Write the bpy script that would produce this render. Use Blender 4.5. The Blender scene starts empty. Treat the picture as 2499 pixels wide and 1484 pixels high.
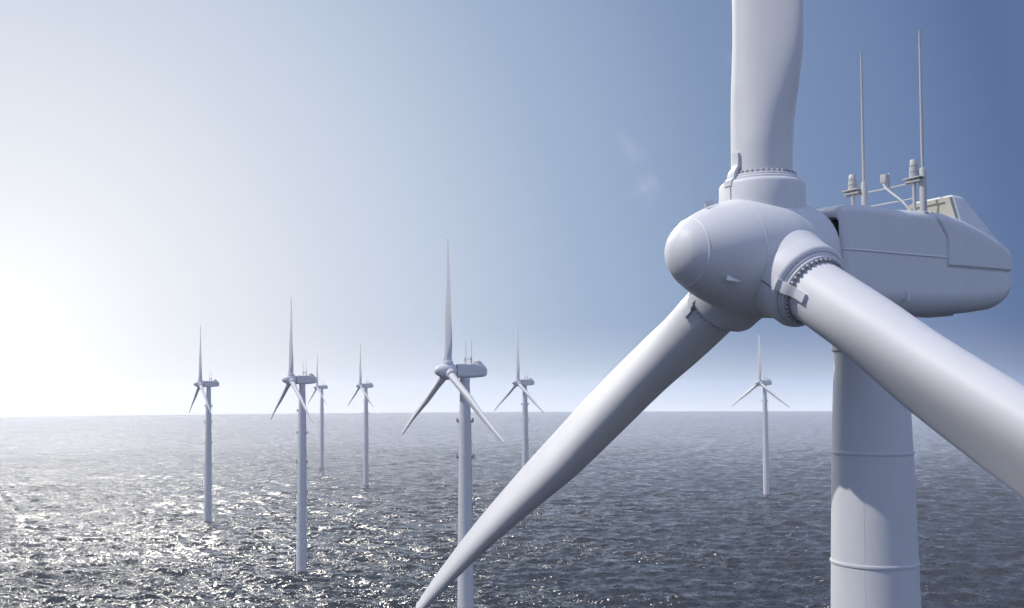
import bpy, bmesh, math, random
import numpy as np
from mathutils import Vector, Matrix

R = math.radians
PI = math.pi
col = bpy.context.scene.collection
scene = bpy.context.scene
random.seed(4)


def lin(r, g, b):
    def f(c):
        c /= 255.0
        return c / 12.92 if c <= 0.04045 else ((c + 0.055) / 1.055) ** 2.4
    return (f(r), f(g), f(b), 1.0)


# ------------------------------------------------------------------ camera
CAM_Z = 85.8
cd = bpy.data.cameras.new('camera')
cam = bpy.data.objects.new('camera', cd)
col.objects.link(cam)
cam.location = (0, 0, CAM_Z)
cd.sensor_width = 36.0
cd.lens = 36.0 * 2470.0 / 2498.0
cd.shift_y = 0.0425
cd.clip_start = 0.5
cd.clip_end = 40000.0
cam.rotation_mode = 'QUATERNION'
cam.rotation_quaternion = (Matrix.Rotation(R(92.5), 3, 'X') @ Matrix.Rotation(R(-0.3), 3, 'Z')).to_quaternion()
scene.camera = cam

# ------------------------------------------------------------------ world
SUN_AZ, SUN_EL = -92.0, 50.0          # azimuth clockwise from +Y
ADDED_GLARE = (-25.0, 30.0, 2.4, 300.0)       # azimuth, elevation, radius in degrees, strength
HAZE_D, HAZE_TOP, HAZE_R = 0.00019, 136.0, 6000.0
HAZE_L = (0.50, 0.50, 0.50)
GLOW = (-0.4655, 0.8841, 0.0404)      # brightest part of the veiled sky
world = bpy.data.worlds.new("World")
scene.world = world
world.use_nodes = True
nt = world.node_tree
N, L = nt.nodes, nt.links
for n in list(N):
    N.remove(n)


def nd(tree, t, **kw):
    n = tree.nodes.new(t)
    for k, v in kw.items():
        setattr(n, k, v)
    return n


def mth(tree, op, a, b=None, c=None, clamp=False):
    n = tree.nodes.new('ShaderNodeMath')
    n.operation = op
    n.use_clamp = clamp
    for i, v in enumerate((a, b, c)):
        if v is None:
            continue
        if isinstance(v, (int, float)):
            n.inputs[i].default_value = v
        else:
            tree.links.new(v, n.inputs[i])
    return n.outputs[0]


def ramp(tree, fac, stops, interp='LINEAR'):
    n = tree.nodes.new('ShaderNodeValToRGB')
    n.color_ramp.interpolation = interp
    e = n.color_ramp.elements
    while len(e) < len(stops):
        e.new(0.5)
    for i, (p, c) in enumerate(stops):
        e[i].position = p
        e[i].color = c if len(c) == 4 else (*c, 1)
    tree.links.new(fac, n.inputs[0])
    return n.outputs[0]


tc = nd(nt, 'ShaderNodeTexCoord')
vec = tc.outputs['Generated']
vn = nd(nt, 'ShaderNodeVectorMath', operation='NORMALIZE')
L.new(vec, vn.inputs[0])
dt = nd(nt, 'ShaderNodeVectorMath', operation='DOT_PRODUCT')
L.new(vn.outputs[0], dt.inputs[0])
dt.inputs[1].default_value = GLOW
psi = mth(nt, 'MULTIPLY', mth(nt, 'ARCCOSINE', mth(nt, 'MINIMUM', dt.outputs['Value'], 0.99999)), 1 / PI)   # 0..1 = 0..180 deg
sx = nd(nt, 'ShaderNodeSeparateXYZ')
L.new(vn.outputs[0], sx.inputs[0])
elev = mth(nt, 'MULTIPLY', mth(nt, 'ARCSINE', sx.outputs[2]), 180 / PI)
S = lambda d, *c: (d / 180.0, lin(*c))
sky_grad = ramp(nt, psi, [S(0, 254, 254, 254), S(6, 246, 248, 250), S(13.3, 230, 234, 243), S(18, 215, 222, 235), S(23, 199, 210, 228),
                          S(31, 166, 184, 210), S(35, 154, 173, 203), S(41, 130, 151, 186), S(49.8, 110, 131, 171), S(54.5, 88, 110, 152),
                          S(75, 122, 145, 196), S(110, 170, 187, 228), S(180, 185, 199, 236)])  # unseen sky behind the camera, brightened to fill the shaded sides
# nearly white veil hugging the horizon
hz = mth(nt, 'SUBTRACT', 1.0, mth(nt, 'DIVIDE', mth(nt, 'ADD', elev, 1.0), 5.0), clamp=True)
hz = mth(nt, 'POWER', hz, 1.6)
far_side = mth(nt, 'SUBTRACT', 1.0, mth(nt, 'MULTIPLY', mth(nt, 'SUBTRACT', psi, 46 / 180), 180 / 14), clamp=True)
hz = mth(nt, 'MULTIPLY', mth(nt, 'MULTIPLY', hz, far_side), 0.95)
mx = nd(nt, 'ShaderNodeMix', data_type='RGBA')
L.new(hz, mx.inputs['Factor'])
L.new(sky_grad, mx.inputs['A'])
L.new(ramp(nt, psi, [S(0, 254, 254, 255), S(12, 250, 251, 253), S(25, 236, 240, 246), S(40, 226, 232, 241)]), mx.inputs['B'])
# overexposed core of the glow
core = mth(nt, 'MULTIPLY', psi, 180 / 7.0)
core = mth(nt, 'EXPONENT', mth(nt, 'MULTIPLY', mth(nt, 'MULTIPLY', core, core), -1.0))
boost = mth(nt, 'ADD', mth(nt, 'MULTIPLY', core, 0.12), 1.0)
sc0 = nd(nt, 'ShaderNodeVectorMath', operation='SCALE')
L.new(mx.outputs['Result'], sc0.inputs[0])
L.new(boost, sc0.inputs['Scale'])
# the low sky lies behind kilometres of sea haze: it is brighter there
path = mth(nt, 'MINIMUM', mth(nt, 'DIVIDE', HAZE_R, mth(nt, 'MAXIMUM', sx.outputs[1], 0.6)),
           mth(nt, 'DIVIDE', HAZE_TOP - CAM_Z, mth(nt, 'MAXIMUM', sx.outputs[2], 0.0005)))
Tr = mth(nt, 'EXPONENT', mth(nt, 'MULTIPLY', path, -HAZE_D))
inv = mth(nt, 'DIVIDE', 1.0, Tr)
sub = nd(nt, 'ShaderNodeVectorMath', operation='SCALE')
sub.inputs[0].default_value = HAZE_L
L.new(mth(nt, 'SUBTRACT', 1.0, Tr), sub.inputs['Scale'])
df = nd(nt, 'ShaderNodeVectorMath', operation='SUBTRACT')
L.new(sc0.outputs[0], df.inputs[0])
L.new(sub.outputs[0], df.inputs[1])
mul0 = nd(nt, 'ShaderNodeVectorMath', operation='SCALE')
L.new(df.outputs[0], mul0.inputs[0])
L.new(inv, mul0.inputs['Scale'])
# small bright patch added to the sky, upper left out of frame, for sea glitter
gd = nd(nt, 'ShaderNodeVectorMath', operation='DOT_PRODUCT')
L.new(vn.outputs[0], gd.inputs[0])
gd.inputs[1].default_value = (math.sin(R(ADDED_GLARE[0])) * math.cos(R(ADDED_GLARE[1])), math.cos(R(ADDED_GLARE[0])) * math.cos(R(ADDED_GLARE[1])), math.sin(R(ADDED_GLARE[1])))
ga = mth(nt, 'MULTIPLY', mth(nt, 'ARCCOSINE', mth(nt, 'MINIMUM', gd.outputs['Value'], 0.999999)), 180 / PI / ADDED_GLARE[2])
ge = mth(nt, 'MULTIPLY', mth(nt, 'EXPONENT', mth(nt, 'MULTIPLY', mth(nt, 'MULTIPLY', ga, ga), -1.0)), ADDED_GLARE[3])
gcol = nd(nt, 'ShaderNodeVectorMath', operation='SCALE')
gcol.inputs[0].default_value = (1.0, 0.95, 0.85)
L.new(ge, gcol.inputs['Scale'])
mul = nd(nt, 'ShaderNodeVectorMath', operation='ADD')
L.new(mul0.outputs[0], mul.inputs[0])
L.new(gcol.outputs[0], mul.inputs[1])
# very thin torn clouds
ns = nd(nt, 'ShaderNodeTexNoise')
ns.inputs['Scale'].default_value = 24
ns.inputs['Detail'].default_value = 5
ns.inputs['Roughness'].default_value = 0.62
L.new(vn.outputs[0], ns.inputs['Vector'])
cl = mth(nt, 'MULTIPLY', mth(nt, 'SUBTRACT', ns.outputs['Fac'], 0.44), 4.5, clamp=True)
clouds = None
for d, r, k in (((0.113, 0.961, 0.231), 0.022, 0.16), ((0.127, 0.971, 0.195), 0.020, 0.20), ((0.2075, 0.92, 0.305), 0.012, 0.10)):
    l = math.sqrt(sum(q * q for q in d))
    dd = nd(nt, 'ShaderNodeVectorMath', operation='DISTANCE')
    L.new(vn.outputs[0], dd.inputs[0])
    dd.inputs[1].default_value = [q / l for q in d]
    m_ = mth(nt, 'SUBTRACT', 1.0, mth(nt, 'DIVIDE', dd.outputs['Value'], r), clamp=True)
    m_ = mth(nt, 'MULTIPLY', m_, k * 2.1)
    clouds = m_ if clouds is None else mth(nt, 'ADD', clouds, m_)
cl = mth(nt, 'MULTIPLY', cl, clouds)
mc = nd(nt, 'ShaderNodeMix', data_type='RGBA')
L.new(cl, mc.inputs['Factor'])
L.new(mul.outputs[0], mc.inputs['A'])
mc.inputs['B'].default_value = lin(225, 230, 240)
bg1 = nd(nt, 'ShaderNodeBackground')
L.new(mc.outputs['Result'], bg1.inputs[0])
bg1.inputs[1].default_value = 0.93
sky = nd(nt, 'ShaderNodeTexSky', sky_type='NISHITA')
sky.sun_disc = False
sky.sun_elevation = R(SUN_EL)
sky.sun_rotation = R(SUN_AZ)
sky.altitude = 80
bg2 = nd(nt, 'ShaderNodeBackground')
L.new(sky.outputs[0], bg2.inputs[0])
bg2.inputs[1].default_value = 0.006
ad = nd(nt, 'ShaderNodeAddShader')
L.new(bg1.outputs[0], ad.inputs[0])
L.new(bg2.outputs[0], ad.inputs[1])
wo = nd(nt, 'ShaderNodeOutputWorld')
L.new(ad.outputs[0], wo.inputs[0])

# ------------------------------------------------------------------ sun
sd = bpy.data.lights.new('sun', 'SUN')
sd.energy = 3.5
sd.angle = R(0.6)
sd.color = (1.0, 0.95, 0.88)
sun = bpy.data.objects.new('sun', sd)
col.objects.link(sun)
sv = Vector((math.sin(R(SUN_AZ)) * math.cos(R(SUN_EL)), math.cos(R(SUN_AZ)) * math.cos(R(SUN_EL)), math.sin(R(SUN_EL))))
sun.rotation_euler = sv.to_track_quat('Z', 'Y').to_euler()
sun.location = sv * 300

vs = scene.view_settings
vs.view_transform = 'Standard'
vs.look = 'None'
vs.exposure = 0.0
vs.gamma = 1.0
vs.use_curve_mapping = False
scene.render.engine = 'CYCLES'
scene.cycles.max_bounces = 6
scene.cycles.volume_bounces = 2
scene.cycles.use_denoising = True
world.cycles.sampling_method = 'MANUAL'
world.cycles.sample_map_resolution = 2048


# ------------------------------------------------------------------ materials
def principled(name, base, rough, spec=0.5, metallic=0.0):
    m = bpy.data.materials.new(name)
    m.use_nodes = True
    b = m.node_tree.nodes['Principled BSDF']
    b.inputs['Base Color'].default_value = (*base, 1)
    b.inputs['Roughness'].default_value = rough
    b.inputs['Specular IOR Level'].default_value = spec
    b.inputs['Metallic'].default_value = metallic
    return m, m.node_tree, b


def paint(name, base, rough=0.42, var=0.035, spec=0.45):
    """gel-coat / painted steel: faint cloudy tone, streaks, slightly uneven gloss"""
    m, t, b = principled(name, base, rough, spec)
    tcn = nd(t, 'ShaderNodeTexCoord')
    n1 = nd(t, 'ShaderNodeTexNoise')
    n1.inputs['Scale'].default_value = 0.7
    n1.inputs['Detail'].default_value = 6
    t.links.new(tcn.outputs['Object'], n1.inputs['Vector'])
    mp = nd(t, 'ShaderNodeMapping')
    mp.inputs['Scale'].default_value = (5, 5, 0.35)
    t.links.new(tcn.outputs['Object'], mp.inputs[0])
    n2 = nd(t, 'ShaderNodeTexNoise')
    n2.inputs['Scale'].default_value = 1.0
    n2.inputs['Detail'].default_value = 5
    t.links.new(mp.outputs[0], n2.inputs['Vector'])
    s = mth(t, 'ADD', mth(t, 'MULTIPLY', n1.outputs['Fac'], 0.6), mth(t, 'MULTIPLY', n2.outputs['Fac'], 0.4))
    c = ramp(t, s, [(0.3, tuple(q * (1 - var * 1.6) for q in base)), (0.55, base), (0.75, tuple(min(1, q * (1 + var)) for q in base))])
    t.links.new(c, b.inputs['Base Color'])
    t.links.new(mth(t, 'ADD', mth(t, 'MULTIPLY', n1.outputs['Fac'], 0.16), rough - 0.08), b.inputs['Roughness'])
    return m


M = {}
M['shell'] = paint('white_gelcoat', (0.62, 0.625, 0.643), 0.54)
M['blade'] = paint('blade_gelcoat', (0.62, 0.623, 0.637), 0.54, 0.025)
M['tower'] = paint('tower_paint', (0.578, 0.584, 0.605), 0.48, 0.03)
M['cream'] = paint('cream_panel', (0.40, 0.385, 0.325), 0.5)
M['fitting'] = paint('light_grey_fitting', (0.44, 0.44, 0.44), 0.45, 0.05)
M['bolt'] = paint('bolt_steel', (0.34, 0.35, 0.37), 0.38, 0.06)
M['rubber'] = principled('dark_gasket', (0.06, 0.065, 0.075), 0.6)[0]
M['dark'] = principled('dark_interior', (0.012, 0.014, 0.02), 0.7)[0]
M['cable'] = principled('cable_sheath', (0.62, 0.62, 0.56), 0.45)[0]


# ------------------------------------------------------------------ mesh helpers
def obj(name, verts, faces, mat, parent=None, smooth=True, auto=None, loc=None, rot=None):
    me = bpy.data.meshes.new(name)
    me.from_pydata([tuple(map(float, v)) for v in verts], [], faces)
    me.update()
    bm = bmesh.new()
    bm.from_mesh(me)
    bmesh.ops.recalc_face_normals(bm, faces=bm.faces)
    bm.to_mesh(me)
    bm.free()
    for p in me.polygons:
        p.use_smooth = smooth
    if smooth:
        me.set_sharp_from_angle(angle=R(auto if auto else 35))
    me.materials.append(M[mat])
    o = bpy.data.objects.new(name, me)
    col.objects.link(o)
    if parent:
        o.parent = parent
    if loc:
        o.location = loc
    if rot:
        o.rotation_euler = rot
    return o


class MB:
    """collects simple solids into one mesh"""
    def __init__(s):
        s.v = []
        s.f = []

    def add(s, v, f, mat=None):
        k = len(s.v)
        if mat is not None:
            v = [tuple(mat @ Vector(q)) for q in v]
        s.v += [tuple(q) for q in v]
        s.f += [tuple(i + k for i in q) for q in f]
        return s

    def lathe(s, prof, n=48, mat=None, cap0=True, cap1=True):
        """prof: (r, z) list, around Z"""
        v, f = [], []
        for r, z in prof:
            for i in range(n):
                a = 2 * PI * i / n
                v.append((r * math.cos(a), r * math.sin(a), z))
        for j in range(len(prof) - 1):
            for i in range(n):
                k = (i + 1) % n
                f.append((j * n + i, j * n + k, (j + 1) * n + k, (j + 1) * n + i))
        if cap0:
            f.append(tuple(range(n)))
        if cap1:
            f.append(tuple((len(prof) - 1) * n + i for i in range(n)))
        return s.add(v, f, mat)

    def box(s, c, d, mat=None):
        x, y, z = c
        a, b, e = d[0] / 2, d[1] / 2, d[2] / 2
        v = [(x + i * a, y + j * b, z + k * e) for k in (-1, 1) for j in (-1, 1) for i in (-1, 1)]
        return s.add(v, [(0, 1, 3, 2), (4, 5, 7, 6), (0, 1, 5, 4), (2, 3, 7, 6), (0, 2, 6, 4), (1, 3, 7, 5)], mat)

    def tube(s, pts, r, n=12):
        pts = [Vector(p) for p in pts]
        rs = r if isinstance(r, (list, tuple)) else [r] * len(pts)
        v, f = [], []
        for i, p in enumerate(pts):
            t = (pts[min(i + 1, len(pts) - 1)] - pts[max(i - 1, 0)]).normalized()
            a = Vector((0, 0, 1)) if abs(t.z) < 0.9 else Vector((1, 0, 0))
            e1 = t.cross(a).normalized()
            e2 = t.cross(e1)
            for k in range(n):
                w = 2 * PI * k / n
                v.append(p + (e1 * math.cos(w) + e2 * math.sin(w)) * rs[i])
        for j in range(len(pts) - 1):
            for i in range(n):
                k = (i + 1) % n
                f.append((j * n + i, j * n + k, (j + 1) * n + k, (j + 1) * n + i))
        f.append(tuple(range(n)))
        f.append(tuple((len(pts) - 1) * n + i for i in range(n)))
        return s.add(v, f)

    def build(s, name, mat, parent=None, bevel=0.0, seg=2, **kw):
        o = obj(name, s.v, s.f, mat, parent, **kw)
        if bevel:
            bm = bmesh.new()
            bm.from_mesh(o.data)
            ed = [e for e in bm.edges if len(e.link_faces) == 2 and e.calc_face_angle(0) > R(28)]
            bmesh.ops.bevel(bm, geom=ed, offset=bevel, segments=seg, affect='EDGES', profile=0.5)
            bm.to_mesh(o.data)
            bm.free()
            for p in o.data.polygons:
                p.use_smooth = True
            o.data.set_sharp_from_angle(angle=R(40))
        return o


def smoothstep(a, b, x):
    t = np.clip((x - a) / (b - a), 0, 1)
    return t * t * (3 - 2 * t)


def spl(xs, ys):
    """monotone-ish smooth interpolation (Catmull-Rom / Hermite)"""
    xs = np.array(xs, float)
    ys = np.array(ys, float)
    d = np.gradient(ys, xs)
    for i in range(len(xs)):
        if 0 < i < len(xs) - 1 and (ys[i] - ys[i - 1]) * (ys[i + 1] - ys[i]) <= 0:
            d[i] = 0

    def f(x):
        x = np.clip(x, xs[0], xs[-1])
        i = np.clip(np.searchsorted(xs, x) - 1, 0, len(xs) - 2)
        h = xs[i + 1] - xs[i]
        t = (x - xs[i]) / h
        return ((2 * t ** 3 - 3 * t ** 2 + 1) * ys[i] + (t ** 3 - 2 * t ** 2 + t) * h * d[i]
                + (-2 * t ** 3 + 3 * t ** 2) * ys[i + 1] + (t ** 3 - t ** 2) * h * d[i + 1])
    return f


# ------------------------------------------------------------------ sea: one curved sheet out past the horizon
RIP = (0.5, 0.95, 1.1, 1.4, 2.1)      # ripple slopes: base, gust gain, long, middle, fine


def make_sea():
    # the sheet bends down towards the horizon, which dips 1.135 degrees below eye level
    RT = 1.2 * CAM_Z / math.tan(R(1.135))
    KC = CAM_Z / 5 / RT ** 6
    az = np.concatenate([np.linspace(-PI, R(-40), 60, endpoint=False),
                         np.linspace(R(-40), R(40), 1250), np.linspace(R(40), PI, 61)[1:-1]])
    dep = np.linspace(R(20.0), R(1.30), 950)
    rad = np.concatenate([np.linspace(2, CAM_Z / math.tan(R(20.0)), 24, endpoint=False), CAM_Z / np.tan(dep),
                          np.linspace(CAM_Z / math.tan(R(1.30)), 5900, 60)[1:]])
    nr, na = len(rad), len(az)
    rr, aa = np.meshgrid(rad, az, indexing='ij')
    x = rr * np.sin(aa)
    y = rr * np.cos(aa)
    dr = np.gradient(rad)[:, None]
    z = -KC * rr ** 6
    rng = np.random.RandomState(7)
    wind = R(75)                                   # crests run roughly across the view
    inner = (np.abs(aa) < R(40))
    for i in range(84):
        lam = 2.0 * (38.0 / 2.0) ** ((i / 83.0) ** 1.25)
        k = 2 * PI / lam
        th = wind + rng.normal(0, 0.5)
        amp = 0.0078 * lam ** 1.05 * (0.7 + 0.6 * rng.rand())
        if lam > 22:
            amp *= 0.45
        fade = np.clip((lam / dr - 2.6) / 2.2, 0, 1)
        ph = k * (x * math.cos(th) + y * math.sin(th)) + rng.rand() * 2 * PI
        s = np.sin(ph)
        # patchy groups of waves
        z = z + fade * amp * (s + 0.22 * np.sin(2 * ph + PI / 2))
    # patches of rougher and calmer water
    z = np.where(inner, z, -KC * rr ** 6)
    co = np.stack([x, y, z], -1).reshape(-1, 3)
    idx = np.arange(nr * na).reshape(nr, na)
    a = idx[:-1, :]
    b = idx[1:, :]
    a2 = np.roll(a, -1, 1)
    b2 = np.roll(b, -1, 1)
    faces = np.stack([a, a2, b2, b], -1).reshape(-1, 4)
    nv = len(co)
    cap = np.array([idx[0, j] for j in range(na)][::-1])
    me = bpy.data.meshes.new('sea')
    me.vertices.add(nv)
    me.vertices.foreach_set('co', co.astype(np.float32).ravel())
    nf = len(faces)
    me.loops.add(nf * 4 + na)
    me.loops.foreach_set('vertex_index', np.concatenate([faces.ravel()[:], cap]).astype(np.int32))
    me.polygons.add(nf + 1)
    me.polygons.foreach_set('loop_start', np.concatenate([np.arange(nf) * 4, [nf * 4]]).astype(np.int32))
    me.polygons.foreach_set('use_smooth', np.ones(nf + 1, bool))
    me.update(calc_edges=True)
    me.validate()
    if me.polygons[10].normal.z < 0:
        me.flip_normals()

    m, t, b = principled('sea_water', (0.006, 0.011, 0.018), 0.05, 0.38)
    b.inputs['IOR'].default_value = 1.333
    g = nd(t, 'ShaderNodeNewGeometry')
    pos = g.outputs['Position']

    def vop(op, a, b_=None, k=None):
        n = nd(t, 'ShaderNodeVectorMath', operation=op)
        t.links.new(a, n.inputs[0])
        if b_ is not None:
            if isinstance(b_, tuple):
                n.inputs[1].default_value = b_
            else:
                t.links.new(b_, n.inputs[1])
        if k is not None:
            if isinstance(k, float):
                n.inputs['Scale'].default_value = k
            else:
                t.links.new(k, n.inputs['Scale'])
        return n.outputs[0]

    def noise(scale, detail, rough, stretch=(1, 1, 1), rot=0.0, dist=0.0, out='Color'):
        mp = nd(t, 'ShaderNodeMapping')
        mp.inputs['Scale'].default_value = stretch
        mp.inputs['Rotation'].default_value = (0, 0, rot)
        t.links.new(pos, mp.inputs[0])
        n = nd(t, 'ShaderNodeTexNoise')
        n.inputs['Scale'].default_value = scale
        n.inputs['Detail'].default_value = detail
        n.inputs['Roughness'].default_value = rough
        n.inputs['Distortion'].default_value = dist
        t.links.new(mp.outputs[0], n.inputs['Vector'])
        return n.outputs[out]
    # ripples as slopes of the water surface, strongest where the wind catches it
    gust = noise(0.011, 3, 0.6, (0.5, 1.5, 1), R(-10), 0.6, 'Fac')
    gk = mth(t, 'ADD', mth(t, 'MULTIPLY', mth(t, 'MULTIPLY', mth(t, 'SUBTRACT', gust, 0.32), 2.6, clamp=True), RIP[1]), RIP[0])
    big = vop('SUBTRACT', noise(0.13, 1, 0.5, (0.6, 1.3, 1), R(8)), (0.5, 0.5, 0.5))
    mid = vop('SUBTRACT', noise(0.38, 2, 0.55, (0.6, 1.25, 1), R(-12), 0.5), (0.5, 0.5, 0.5))
    fine = vop('SUBTRACT', noise(1.15, 2, 0.6, (0.75, 1.15, 1), R(15), 0.4), (0.5, 0.5, 0.5))
    sl = vop('ADD', vop('SCALE', big, k=RIP[2]), vop('ADD', vop('SCALE', mid, k=RIP[3]), vop('SCALE', fine, k=RIP[4])))
    sl = vop('MULTIPLY', sl, (1.0, 1.0, 0.0))
    sl = vop('SCALE', sl, k=gk)
    # steep little crests are rare but there: stretch the tail of the slopes
    ln = nd(t, 'ShaderNodeVectorMath', operation='LENGTH')
    t.links.new(sl, ln.inputs[0])
    sl = vop('SCALE', sl, k=mth(t, 'ADD', mth(t, 'MULTIPLY', ln.outputs['Value'], 1.6), 0.6))
    nn = vop('NORMALIZE', vop('ADD', g.outputs['Normal'], sl))
    t.links.new(nn, b.inputs['Normal'])
    M['sea'] = m
    me.materials.append(m)
    o = bpy.data.objects.new('sea', me)
    col.objects.link(o)
    o['kind'] = 'structure'
    return KC


KC = make_sea()


# ------------------------------------------------------------------ turbine
HUB = Vector((0, -5.65, 92.0))      # local: +X across, +Y towards the back, tower axis at 0,0
RZ = R(-60.7)
RING_Z = [92 - 7.55]
while RING_Z[-1] > 3:
    RING_Z.append(RING_Z[-1] - 4.35 - 0.06 * len(RING_Z))
trad = spl([-6, 0, 22, 47, 67, 80, 84.5, 87, 88.3, 90], [2.60, 2.57, 2.42, 2.16, 1.88, 1.69, 1.575, 1.485, 1.42, 1.40])


def make_tower(root, fine):
    p = []
    for z in np.linspace(-6, 89.6, 170):
        p.append((float(trad(z)), float(z)))
    n = 96 if fine else 40
    t = MB().lathe(p, n).build('tower', 'tower', root)
    for z in RING_Z:
        r = float(trad(z))
        k = 0.035 if fine else 0.05
        MB().lathe([(r - 0.05, z - 0.075), (r + k, z - 0.055), (r + k + 0.012, z), (r + k, z + 0.055), (r - 0.05, z + 0.075)], n, cap0=False, cap1=False
                   ).build('flange_ring', 'tower', t, auto=60)
    # yaw collar right under the nacelle
    MB().lathe([(1.42, 88.55), (1.50, 88.6), (1.50, 89.55), (1.46, 89.6), (1.46, 90.25)], n).build('yaw_collar', 'tower', t)
    # vertical plate joint running down the tower
    a = R(-60)
    m = MB()
    zz = np.linspace(60, 88.4, 50)
    v, f = [], []
    for z in zz:
        r = float(trad(z))
        for da, dr_ in ((-0.012, -0.01), (-0.008, 0.006), (0.008, 0.006), (0.012, -0.01)):
            v.append(((r + dr_) * math.cos(a + da), (r + dr_) * math.sin(a + da), z))
    for j in range(len(zz) - 1):
        for i in range(3):
            f.append((j * 4 + i, j * 4 + i + 1, j * 4 + 5 + i, j * 4 + 4 + i))
    m.add(v, f).build('weld_seam', 'tower', t)
    # service brackets on both flanks, joined by conduits
    for ang in (R(58), R(-122)):
        ca, sa = math.cos(ang), math.sin(ang)
        m = MB()
        pts = []
        for z in np.linspace(30, 77.5, 60):
            r = float(trad(z)) + 0.10
            pts.append((r * ca, r * sa, float(z)))
        m.tube(pts, 0.045, 8)
        for z in np.arange(31, 77, 2.2):
            r = float(trad(z))
            mt = Matrix.Rotation(ang, 4, 'Z')
            m.box((r + 0.06, 0, z), (0.2, 0.16, 0.1), mt)
        m.build('conduit', 'fitting', t)
        for z in (77.2, 66.5, 52.5, 38.0):
            r = float(trad(z))
            mt = Matrix.Rotation(ang, 4, 'Z')
            m = MB()
            B = 1.6 if fine else 2.2
            m.box((r + 0.30, 0, z), (0.6 * B, 0.35 * B, 0.13), mt)
            m.box((r + 0.06, 0, z - 0.34), (0.18, 0.42, 0.8), mt)
            m.add([(r, -0.05, z - 0.7), (r + 0.75, -0.05, z - 0.06), (r, -0.05, z - 0.06), (r, 0.05, z - 0.7), (r + 0.75, 0.05, z - 0.06), (r, 0.05, z - 0.06)],
                  [(0, 1, 2), (3, 4, 5), (0, 1, 4, 3), (1, 2, 5, 4), (2, 0, 3, 5)], mt)
            m.lathe([(0.14 * B, 0), (0.15 * B, 0.03), (0.15 * B, 0.26 * B), (0.11 * B, 0.33 * B), (0.05, 0.36 * B)], 14, mt @ Matrix.Translation((r + 0.60, 0, z + 0.05)))
            m.lathe([(0.10 * B, 0), (0.12 * B, -0.02), (0.12 * B, -0.22 * B), (0.06, -0.26 * B)], 14, mt @ Matrix.Translation((r + 0.60, 0, z - 0.05)))
            m.build('bracket', 'bolt', t)
    return t


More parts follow.
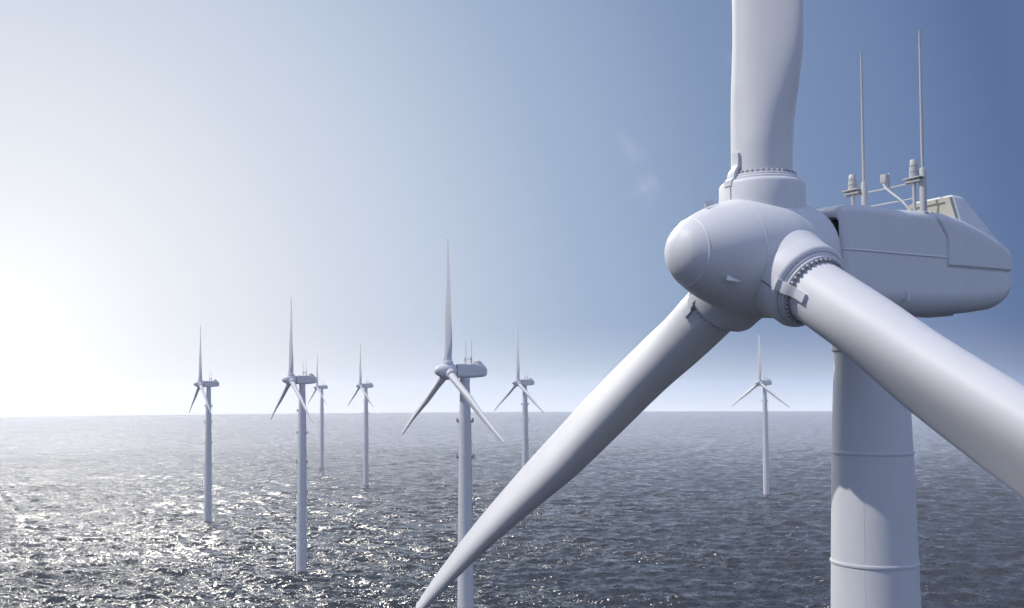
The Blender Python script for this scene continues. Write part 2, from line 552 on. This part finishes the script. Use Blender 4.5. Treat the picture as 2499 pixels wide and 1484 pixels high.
def make_nacelle(root, fine):
    # loft along s (= distance behind the hub), super-elliptic rounded sections
    w_f = spl([2.38, 2.42, 2.55, 2.9, 5, 8, 11, 12.0, 12.33, 12.45], [1.66, 1.72, 1.80, 1.83, 1.84, 1.83, 1.79, 1.75, 1.66, 1.45])
    zt_f = spl([2.38, 2.42, 2.55, 3.2, 5, 9.2, 10, 11.2, 12.12, 12.33, 12.45], [1.99, 2.05, 2.13, 2.21, 2.22, 2.10, 1.90, 1.52, 1.14, 1.02, 0.80])
    zb_f = spl([2.38, 2.42, 2.55, 3.2, 6.5, 9.0, 10.8, 11.75, 12.2, 12.38, 12.45], [-1.82, -1.88, -1.94, -1.98, -2.0, -1.88, -1.70, -1.52, -1.30, -1.10, -0.88])
    ns = 230 if fine else 60
    npn = 260 if fine else 72
    ss = np.concatenate([np.linspace(2.38, 2.7, 12, endpoint=False), np.linspace(2.7, 12.0, ns, endpoint=False), np.linspace(12.0, 12.45, 16)])

    def section(s, n):
        w, zt, zb = float(w_f(s)), float(zt_f(s)), float(zb_f(s))
        rt = 0.34 + 0.10 * float(smoothstep(2.4, 6, s))
        rb = 0.90 - 0.10 * float(smoothstep(7, 12, s))
        crown = 0.05
        rb = min(rb, -0.22 - zb)
        rt = min(rt, max(0.12, zt - crown - 0.50))

        def corner(cx, cz, r, a0, a1):
            return [(cx + r * math.cos(a), cz + r * math.sin(a)) for a in np.linspace(a0, a1, 22)]
        z0, z1 = zb + rb, zt - rt - crown
        side = np.concatenate([np.linspace(z0, -0.15, 7)[1:-1], np.linspace(-0.15, 0.10, 16), np.linspace(0.10, 0.28, 4)[1:-1],
                               np.linspace(0.28, 0.42, 10), np.linspace(0.42, z1, 16)[1:-1]])
        c = [(x, zb) for x in np.linspace(0, w - rb, 14)[1:-1]] + corner(w - rb, zb + rb, rb, -PI / 2, 0) + [(w, q) for q in side]
        c += corner(w - rt, z1, rt, 0, PI / 2)
        c += [(x, zt - crown * (x / (w - rt)) ** 2) for x in np.linspace(w - rt, 0, 14)[1:-1]]
        return np.array([(0, zb)] + c + [(0, zt)] + [(-x, z) for x, z in c[::-1]])
    npn = len(section(5.0, 0))
    rows = np.array([section(s, npn) for s in ss])           # ns,np,2
    # grooves: cut the panel joints into the surface
    cen = np.array([0, 0.05])
    X, Z = rows[:, :, 0].copy(), rows[:, :, 1].copy()
    Sg = np.repeat(ss[:, None], npn, 1)
    tx = np.roll(X, -1, 1) - np.roll(X, 1, 1)
    tz = np.roll(Z, -1, 1) - np.roll(Z, 1, 1)
    ln = np.hypot(tx, tz) + 1e-9
    nx, nz = tz / ln, -tx / ln
    joint_s = 8.2 - 0.62 * smoothstep(1.0, 2.1, Z)            # vertical joint leans forward near the roof
    k = 1.0 if fine else 1.6
    dv = np.abs(Sg - joint_s)
    g1 = np.where(Z > -0.06, np.clip(1 - dv / (0.055 * k), 0, 1), 0)
    dh = np.abs(Z + 0.03)
    g2 = np.where((Sg > 8.16), np.clip(1.3 - dh / (0.075 * k), 0, 1), 0)
    g3 = np.where(Sg < joint_s, np.clip(1 - np.abs(Z - 0.35) / 0.05, 0, 1), 0) * -0.045
    dep = np.maximum(np.sqrt(g1), np.sqrt(g2)) * 0.10 + g3
    # rear cover sits slightly proud
    proud = smoothstep(0.0, 0.09, Sg - joint_s) * smoothstep(-0.03, 0.05, Z) * 0.03
    side = (np.abs(nx) > 0.2) | (Z > 1.0)
    off = np.where(side, proud - dep, 0)
    X2, Z2 = X + nx * off, Z + nz * off
    v = np.stack([X2, Sg, Z2], -1).reshape(-1, 3).tolist()
    nS = len(ss)
    f = []
    for j in range(nS - 1):
        for i in range(npn):
            q = (i + 1) % npn
            f.append((j * npn + i, j * npn + q, (j + 1) * npn + q, (j + 1) * npn + i))
    f.append(tuple((nS - 1) * npn + i for i in range(npn)))
    # front lip turned inwards, then the mouth
    base = 0
    ring0 = rows[0]
    for sc, sz, sy in ((0.985, 0.99, 2.365), (0.97, 0.87, 2.36), (0.96, 0.85, 2.38), (0.955, 0.845, 2.5), (0.955, 0.845, 3.2)):
        k0 = len(v)
        v += [(x * sc, sy, z * sz) for x, z in ring0]
        for i in range(npn):
            q = (i + 1) % npn
            f.append((base + i, base + q, k0 + q, k0 + i))
        base = k0
    v = [(a, b + HUB.y, c + HUB.z) for a, b, c in v]
    n = obj('nacelle', v, f, 'shell', root, auto=50)
    # dark bulkhead with the main bearing inside the mouth
    m = MB()
    v = [(x * 0.95, 3.0, z * 0.84) for x, z in ring0]
    v2 = [(x * 0.95, 3.3, z * 0.84) for x, z in ring0]
    m.add([(a, b + HUB.y, c + HUB.z) for a, b, c in v + v2],
          [tuple(range(npn)), tuple(range(npn, 2 * npn))] + [(i, (i + 1) % npn, npn + (i + 1) % npn, npn + i) for i in range(npn)])
    m.build('bulkhead', 'dark', n)
    MB().lathe([(0.9, 0), (0.9, 0.9)], 40, Matrix.Translation((0, HUB.y + 1.8, HUB.z)) @ Matrix.Rotation(R(-90), 4, 'X')).build('main_shaft', 'dark', n)
    # roof hood
    hv = [(-1.60, 9.34, 1.75), (1.60, 9.34, 1.75), (1.04, 9.48, 3.22), (-1.04, 9.48, 3.22),
          (0.98, 10.35, 3.20), (-0.98, 10.35, 3.20), (1.45, 12.36, 1.00), (-1.45, 12.36, 1.00),
          (-1.54, 12.0, 0.7), (1.54, 12.0, 0.7)]
    hf = [(0, 1, 2, 3), (3, 2, 4, 5), (5, 4, 6, 7), (1, 9, 6), (1, 6, 4, 2), (0, 7, 8), (0, 3, 5, 7), (0, 8, 9, 1), (7, 6, 9, 8)]
    m = MB().add([(a, b + HUB.y, c + HUB.z) for a, b, c in hv], hf)
    m.build('roof_hood', 'shell', n, bevel=0.16 if fine else 0.1, seg=4)
    # cream grille frame on the hood's front, with a sunk panel
    def tr(u0, z0, z1, u1, y):
        return [(-u0, y, z0), (u0, y, z0), (u1, y + (z1 - z0) * 0.095, z1), (-u1, y + (z1 - z0) * 0.095, z1)]
    m = MB()
    A = tr(1.46, 1.98, 3.08, 1.05, 9.22)
    B = tr(1.12, 2.05, 2.90, 0.86, 9.23)
    Cc = [(x, y + 0.07, z) for x, y, z in B]
    D = [(x, y + 0.22, z) for x, y, z in A]
    sh = lambda P: [(a, b + HUB.y, c + HUB.z) for a, b, c in P]
    m.add(sh(A + B + Cc + D), [(0, 1, 5, 4), (1, 2, 6, 5), (2, 3, 7, 6), (3, 0, 4, 7), (4, 5, 9, 8), (5, 6, 10, 9), (6, 7, 11, 10), (7, 4, 8, 11),
                               (8, 9, 10, 11), (0, 1, 13, 12), (1, 2, 14, 13), (2, 3, 15, 14), (3, 0, 12, 15), (12, 13, 14, 15)])
    m.build('cooler_panel', 'cream', n, smooth=False)
    # roof deck slit near the mast
    MB().box((1.30, HUB.y + 7.30, HUB.z + 2.105), (0.30, 1.55, 0.10)).build('deck_joint', 'rubber', n, bevel=0.03)
    # small vane low on the near flank
    m = MB()
    m.add([(1.70, 5.62, -1.45), (1.98, 5.66, -1.52), (1.95, 5.70, -1.12), (1.74, 5.70, -1.02), (1.70, 5.80, -1.45), (1.98, 5.76, -1.52), (1.95, 5.76, -1.12), (1.74, 5.78, -1.02)],
          [(0, 1, 2, 3), (4, 5, 6, 7), (0, 1, 5, 4), (1, 2, 6, 5), (2, 3, 7, 6), (3, 0, 4, 7)], Matrix.Translation((0, HUB.y, HUB.z)))
    m.build('drip_fin', 'shell', n, bevel=0.015)
    if fine:
        # underside maintenance hatch
        MB().box((0, HUB.y + 9.2, HUB.z - 1.84), (1.3, 1.5, 0.10), None).build('hatch', 'shell', n, bevel=0.03)
    return n


def make_roof_gear(root, fine):
    H = HUB
    # two tall whip masts
    for u, s, zt, zs, rs in ((-0.93, 6.5, 9.34, 3.80, 0.125), (1.55, 7.15, 9.62, 3.98, 0.14)):
        k = 1.0 if fine else 1.25
        m = MB()
        m.lathe([(0.062 * k, 0), (0.060 * k, 1.5), (0.045 * k, 4.4), (0.036 * k, zt - zs)], 16, Matrix.Translation((u, H.y + s, H.z + zs)))
        mast = m.build('antenna_mast', 'fitting', root)
        MB().lathe([(rs * 1.35, 2.05), (rs * 1.35, 2.16), (rs, 2.2), (rs, zs - 0.05), (rs * 0.8, zs), (rs * 0.5, zs + 0.02)], 20, Matrix.Translation((u, H.y + s, H.z))).build('mast_sleeve', 'fitting', mast)
        MB().lathe([(0.05, 0), (0.05, 0.04), (0.02, 0.06)], 12, Matrix.Translation((u, H.y + s, H.z + zt))).build('mast_tip', 'fitting', mast)
    # two warning lights on brackets
    for u, s, zt, zp in ((-1.46, 6.4, 4.21, 3.53), (1.24, 7.0, 4.36, 3.60)):
        hgt = zt - zp - 0.02
        T = Matrix.Translation((u, H.y + s, H.z + zp + 0.03))
        m = MB()
        m.lathe([(0.185, 0), (0.185, hgt * .33), (0.175, hgt * .34), (0.165, hgt * .66), (0.155, hgt * .67), (0.14, hgt * .93), (0.11, hgt), (0.04, hgt + 0.01)], 24, T)
        lt = m.build('warning_light', 'fitting', root)
        for q, r in ((0.33, 0.20), (0.66, 0.18)):
            m = MB()
            m.lathe([(r - .03, hgt * q - 0.02), (r, hgt * q - 0.015), (r, hgt * q + 0.015), (r - .03, hgt * q + 0.02)], 24, T)
            m.build('lens_rib', 'fitting', lt)
        m = MB()
        m.box((u + 0.02, H.y + s, H.z + zp), (0.86, 0.44, 0.05))
        m.box((u + 0.02, H.y + s, H.z + zp - 0.13), (0.74, 0.30, 0.07))
        m.lathe([(0.09, -0.16), (0.09, -0.02)], 16, Matrix.Translation((u, H.y + s, H.z + zp)))
        m.build('light_bracket', 'fitting', lt, bevel=0.012)
        m = MB().lathe([(0.075, 2.1), (0.075, zp - 0.12)], 16, Matrix.Translation((u, H.y + s, H.z)))
        m.build('light_post', 'fitting', lt)
    # cross rails
    m = MB()
    m.tube([(-1.86, H.y + 6.35, H.z + 3.30), (1.24, H.y + 7.0, H.z + 3.42), (1.42, H.y + 7.06, H.z + 3.42), (1.50, H.y + 7.10, H.z + 3.30), (1.53, H.y + 7.14, H.z + 2.9)], 0.038, 12)
    m.tube([(-1.46, H.y + 6.4, H.z + 2.70), (1.24, H.y + 7.0, H.z + 2.78)], 0.034, 12)
    m.build('rail', 'fitting', root)
    # wind sensor box and its cable
    m = MB()
    m.box((0.02, H.y + 6.68, H.z + 3.78), (0.30, 0.22, 0.36))
    m.box((0.13, H.y + 6.80, H.z + 3.66), (0.10, 0.06, 0.72))
    sb = m.build('sensor_box', 'fitting', root, bevel=0.03)
    c = [(0.02, 6.66, 3.62), (0.04, 6.62, 3.50), (0.16, 6.62, 3.34), (0.42, 6.66, 3.10), (0.72, 6.70, 2.84), (0.96, 6.76, 2.58), (1.10, 6.84, 2.34), (1.16, 6.92, 2.12)]
    cx = [np.array(c)[:, i] for i in range(3)]
    tq = np.arange(len(c))
    tt = np.linspace(0, len(c) - 1, 40)
    P = [spl(tq, q)(tt) for q in cx]
    MB().tube([(P[0][i], P[1][i] + H.y, P[2][i] + H.z) for i in range(40)], 0.042, 10).build('cable', 'cable', sb)


RHUB = HUB + Vector((0, 0, 0.10))


def make_spinner(root, fine):
    prof = [(4.33, 0.0), (4.325, 0.12), (4.29, 0.33), (4.20, 0.58), (4.05, 0.83), (3.85, 1.03), (3.62, 1.21), (3.30, 1.41), (2.9, 1.62), (2.4, 1.83), (1.8, 2.03), (1.2, 2.17),
            (0.6, 2.27), (0.0, 2.32), (-0.5, 2.32), (-1.0, 2.28), (-1.6, 2.17), (-2.0, 2.05)]
    a = np.array(prof)
    tq = np.concatenate([[0], np.cumsum(np.hypot(*np.diff(a, axis=0).T))])
    fa, fr = spl(tq, a[:, 0]), spl(tq, a[:, 1])
    # profile with a fine joint around the nose cap and one around the body
    T = np.concatenate([np.linspace(0, tq[-1], 90 if fine else 30)] + ([np.linspace(q - .05, q + .05, 9) for q in (1.49, 3.63)] if fine else []))
    T = np.unique(np.sort(T))
    pr = []
    for q in T:
        r = float(fr(q))
        if fine:
            r += 0.022 * max(0, 1 - abs(q - 1.49) / 0.035) + 0.010 * max(0, 1 - abs(q - 3.63) / 0.02)
        pr.append((max(r, 0.0), float(fa(q))))
    pr[0] = (0.001, pr[0][1])
    pr += [(1.98, -2.05), (1.85, -2.07), (0.9, -2.07)]
    MT = Matrix.Translation(RHUB) @ Matrix.Rotation(R(90), 4, 'X')      # local z -> -y (forward)
    sp = MB().lathe(pr, 128 if fine else 40, MT).build('spinner', 'shell', root, auto=50)
    # little vanes on the nose flank
    for w in (R(-38), R(82), R(202)):
        v = [(0, 0.0, -0.02), (0, 0.62, -0.02), (-0.10, 0.02, 0.0), (0.10, 0.02, 0.0), (0, 0.05, 0.24), (0.03, 0.6, 0.02), (-0.03, 0.6, 0.02)]
        fcs = [(2, 3, 4), (2, 4, 6), (3, 5, 4), (4, 5, 6), (2, 6, 5, 3)]
        ang = w
        # position on the body: forward distance 2.75, radius ~1.68
        ra = 1.665
        P = Vector((math.cos(ang) * ra, -2.95, math.sin(ang) * ra)) + RHUB
        nrm = Vector((math.cos(ang) * 0.86, -0.50, math.sin(ang) * 0.86)).normalized()
        yv = Vector((math.cos(ang) * 0.50, 0.86, math.sin(ang) * 0.50)).normalized()
        xv = yv.cross(nrm)
        mt = Matrix.Translation(P) @ Matrix((xv, yv, nrm)).transposed().to_4x4()
        MB().add(v, fcs, mt).build('vane', 'shell', sp, smooth=False)
    return sp


CH = spl([3.4, 4.2, 5.2, 6.4, 7.4, 9.5, 12, 16, 21, 27, 33, 37, 39.2, 39.85, 40.0], [2.32, 2.34, 2.44, 2.68, 2.84, 2.95, 3.00, 2.92, 2.58, 2.06, 1.54, 1.16, 0.84, 0.58, 0.30])
THK = spl([3.4, 4.2, 5.2, 6.4, 7.4, 9.5, 12, 16, 21, 27, 33, 37, 39.2, 39.85, 40.0], [2.32, 2.32, 2.28, 2.18, 2.06, 1.90, 1.80, 1.60, 1.26, 0.88, 0.60, 0.46, 0.36, 0.28, 0.14])
LE = spl([3.4, 6, 9, 12, 16, 22, 28, 33, 37, 39.2, 40], [-1.16, -1.12, -1.02, -1.04, -1.05, -0.74, -0.44, -0.36, -0.36, -0.34, -0.20])
TW = spl([3.4, 6.5, 10, 16, 24, 32, 40], [18, 17, 13, 6, 3, 1, 0])
ROUND = spl([3.4, 4.0, 5.2, 6.6, 8.2, 10.5, 13, 16, 40], [1, 1, 0.86, 0.58, 0.36, 0.22, 0.12, 0.06, 0.03])


def blade_mesh(fine):
    n = 96 if fine else 32
    zs = np.concatenate([np.linspace(3.05, 14, 70 if fine else 18, endpoint=False), np.linspace(14, 39.0, 60 if fine else 18, endpoint=False), np.linspace(39.0, 40.0, 12)])
    v = []
    for z in zs:
        c, th, le, tw, rd = [float(g(z)) for g in (CH, THK, LE, TW, ROUND)]
        tw = R(tw)
        for i in range(n):
            a = 2 * PI * i / n
            # unit circle section vs. aerofoil section, x from 0 (leading) to 1 (trailing)
            xc = 0.5 - 0.5 * math.cos(a)
            yc = 0.5 * math.sin(a)
            x = xc
            yt = 5 * 0.2 * (0.2969 * math.sqrt(x) - 0.1260 * x - 0.3516 * x * x + 0.2843 * x ** 3 - 0.1015 * x ** 4) / 0.2 * 1.0
            ya = math.copysign(yt, math.sin(a)) if 0 < i < n and i != n // 2 else 0.0
            camb = 0.03 * math.sin(PI * x)
            ya = ya + 0.0
            if math.sin(a) < 0:
                ya += 0.18 * math.sin(PI * x) * x      # hollowed aft on one side
            yy = rd * yc + (1 - rd) * ya
            px = le + x * c
            py = yy * th - camb * c * (1 - rd)
            # twist about the spanwise axis
            X = px * math.cos(tw) - py * math.sin(tw)
            Y = px * math.sin(tw) + py * math.cos(tw)
            v.append((X, Y, z))
    f = []
    m = len(zs)
    for j in range(m - 1):
        for i in range(n):
            k = (i + 1) % n
            f.append((j * n + i, j * n + k, (j + 1) * n + k, (j + 1) * n + i))
    f.append(tuple(range(n)))
    f.append(tuple((m - 1) * n + i for i in range(n)))
    return v, f


def make_rotor(root, fine):
    v, f = blade_mesh(fine)
    bl0 = None
    nsg = 96 if fine else 36
    # socket: starts inside the spinner, flares softly at its foot
    DROP = 0.28
    ring = [(q[0], q[1] - DROP) for q in [(1.38, 3.08), (1.43, 3.10), (1.43, 3.22), (1.40, 3.25), (1.36, 3.26), (1.36, 3.33), (1.33, 3.36), (1.1, 3.37)]]
    blades = []
    for bi in range(3):
        rot = (0, R(120 * bi), 0)
        sock = [(q[0], q[1] - DROP) for q in ([(1.80, 1.55), (1.73, 1.9), (1.665, 2.2), (1.64, 2.45), (1.63, 2.98), (1.60, 3.06), (1.53, 3.13), (1.47, 3.14), (1.46, 3.12), (1.1, 3.1)] if bi else [(1.66, 1.55), (1.63, 2.3), (1.63, 2.98), (1.60, 3.06), (1.53, 3.13), (1.47, 3.14), (1.46, 3.12), (1.1, 3.1)])]
        s = MB().lathe(sock, nsg, None).build('blade_socket', 'shell', root, auto=50, loc=RHUB, rot=rot)
        MB().lathe([(1.15, 3.06 - DROP), (1.452, 3.06 - DROP), (1.452, 3.11 - DROP), (1.15, 3.11 - DROP)], nsg).build('gasket', 'rubber', s)
        b = obj('blade', v, f, 'blade', root, auto=60, loc=RHUB, rot=rot)
        MB().lathe(ring, nsg).build('root_flange', 'shell', b, auto=40)
        blades.append(b)
        # strap plate, facing forward (-Y)
        m = MB()
        wd, n2 = 0.35, 9
        prof = [(1.66, 2.90, 0.03), (1.66, 3.10, 0.03), (1.52, 3.22, 0.04), (1.50, 3.40, 0.05), (1.40, 3.56, 0.06), (1.31, 3.68, 0.08), (1.28, 3.78, 0.09), (1.28, 4.20, 0.09)]
        vv, ff = [], []
        ca = R(-92)
        for r, z, th in prof:
            for k in range(n2):
                w = (k / (n2 - 1) - 0.5) * wd
                aa = ca + w / 1.3
                vv.append((r * math.cos(aa), r * math.sin(aa), z - DROP))
            for k in range(n2):
                w = (k / (n2 - 1) - 0.5) * wd
                aa = ca + w / 1.3
                rr2 = r - 0.16
                vv.append((rr2 * math.cos(aa), rr2 * math.sin(aa), z - DROP))
        q = n2 * 2
        for j in range(len(prof) - 1):
            for k in range(n2 - 1):
                ff.append((j * q + k, j * q + k + 1, (j + 1) * q + k + 1, (j + 1) * q + k))
                ff.append((j * q + n2 + k, j * q + n2 + k + 1, (j + 1) * q + n2 + k + 1, (j + 1) * q + n2 + k))
            ff.append((j * q, j * q + n2, (j + 1) * q + n2, (j + 1) * q))
            ff.append((j * q + n2 - 1, j * q + q - 1, (j + 1) * q + q - 1, (j + 1) * q + n2 - 1))
        for j in (0, len(prof) - 1):
            for k in range(n2 - 1):
                ff.append((j * q + k, j * q + k + 1, j * q + n2 + k + 1, j * q + n2 + k))
        m.add(vv, ff).build('clamp_plate', 'shell', b, auto=30)
        # joint line running from the plate down the socket
        if fine:
            m = MB()
            vv, ff = [], []
            zz = np.linspace(1.75, 2.97 - DROP, 14)
            fs = spl([p[1] for p in sock[:3]], [p[0] for p in sock[:3]])
            for z in zz:
                r = float(fs(z)) + 0.004
                for da in (-0.012, 0.012):
                    vv.append((r * math.cos(ca + 0.10 + da), r * math.sin(ca + 0.10 + da), z))
            for j in range(len(zz) - 1):
                ff.append((2 * j, 2 * j + 1, 2 * j + 3, 2 * j + 2))
            m.add(vv, ff).build('joint_line', 'rubber', s)
    if fine:
        m = MB().lathe([(0.066, 0.0), (0.066, 0.075), (0.058, 0.10), (0.036, 0.118), (0.01, 0.125)], 14)
        b0 = None
        for bi, b in enumerate(blades):
            rest = MB()
            for k in range(40):
                a = 2 * PI * (k + 0.5) / 40
                d = (a - R(-92) + PI) % (2 * PI) - PI
                if abs(d) < 0.19:
                    continue
                P = (1.255 * math.cos(a), 1.255 * math.sin(a), 3.36 - DROP)
                # camera-side half of the last blade only keeps single bolts
                if bi == 2 and math.cos(a - R(-47)) < 0.1:
                    rest.add(m.v, m.f, Matrix.Translation(P))
                    continue
                if bi == 0 and math.cos(a - R(-47)) < -0.5:
                    rest.add(m.v, m.f, Matrix.Translation(P))
                    continue
                if b0 is None:
                    b0 = m.build('bolt', 'bolt', b, auto=40)
                    o = b0
                else:
                    o = b0.copy()
                    col.objects.link(o)
                    o.parent = b
                o.location = P
            if rest.v:
                r = rest.build('bolt', 'bolt', b, auto=40)
                r['kind'] = 'stuff'
    return blades


def make_turbine(fine, label):
    root = bpy.data.objects.new('wind_turbine', None)
    root.empty_display_size = 4
    col.objects.link(root)
    root['label'] = label
    root['category'] = 'wind turbine'
    root['group'] = 'wind turbines standing in the sea'
    make_tower(root, fine)
    make_nacelle(root, fine)
    make_roof_gear(root, fine)
    make_spinner(root, fine)
    make_rotor(root, fine)
    return root


def copy_tree(o, parent=None):
    c = o.copy()
    col.objects.link(c)
    c.parent = parent
    for ch in list(o.children):
        copy_tree(ch, c)
    return c


main = make_turbine(True, 'huge white wind turbine filling the right foreground with bolted blade roots')
main.location = (9.68 + 5.65 * math.sin(R(62.0)), 38.8 + 5.65 * math.cos(R(62.0)), -1.19)
main.rotation_euler = (0, 0, R(-62.0))

FAR = [((-14.19, 304.16), 'second largest white turbine, its tower running below the picture edge beside the foreground blade'),
       ((-101.94, 492.05), 'tall white turbine with a smaller turbine close behind its right side'),
       ((-204.99, 684.32), 'leftmost white turbine standing alone in the sun glitter'),
       ((-136.19, 943.89), 'small white turbine alone between the largest distant turbine and the close pair'),
       ((-218.85, 1165.29), 'smallest farthest white turbine, just right behind a taller one'),
       ((8.76, 698.71), 'white turbine whose tower base is hidden by the foreground lower left blade'),
       ((209.33, 840.22), 'small white turbine seen under the big hub, between the foreground blade and tower')]
proto = None
for (x, y), lab in FAR:
    if proto is None:
        t = proto = make_turbine(False, lab)
    else:
        t = copy_tree(proto)
        t['label'] = lab
    t.location = (x, y, 0.0)
    t.rotation_euler = (0, 0, RZ)

# ------------------------------------------------------------------ haze
HAZE = True
if HAZE:
    zlow = -KC * 5900 ** 6 - 3
    b = MB().box((0, 0, (zlow + HAZE_TOP) / 2), (2 * HAZE_R, 2 * HAZE_R, HAZE_TOP - zlow))
    M['haze'] = hm = bpy.data.materials.new('sea_haze')
    hm.use_nodes = True
    t = hm.node_tree
    for n in list(t.nodes):
        t.nodes.remove(n)
    pv = nd(t, 'ShaderNodeVolumePrincipled')
    pv.inputs['Color'].default_value = (0.985, 0.99, 1.0, 1)
    pv.inputs['Density'].default_value = HAZE_D
    pv.inputs['Anisotropy'].default_value = 0.0
    out = nd(t, 'ShaderNodeOutputMaterial')
    t.links.new(pv.outputs[0], out.inputs['Volume'])
    o = b.build('haze', 'haze', smooth=False)
    o['kind'] = 'stuff'
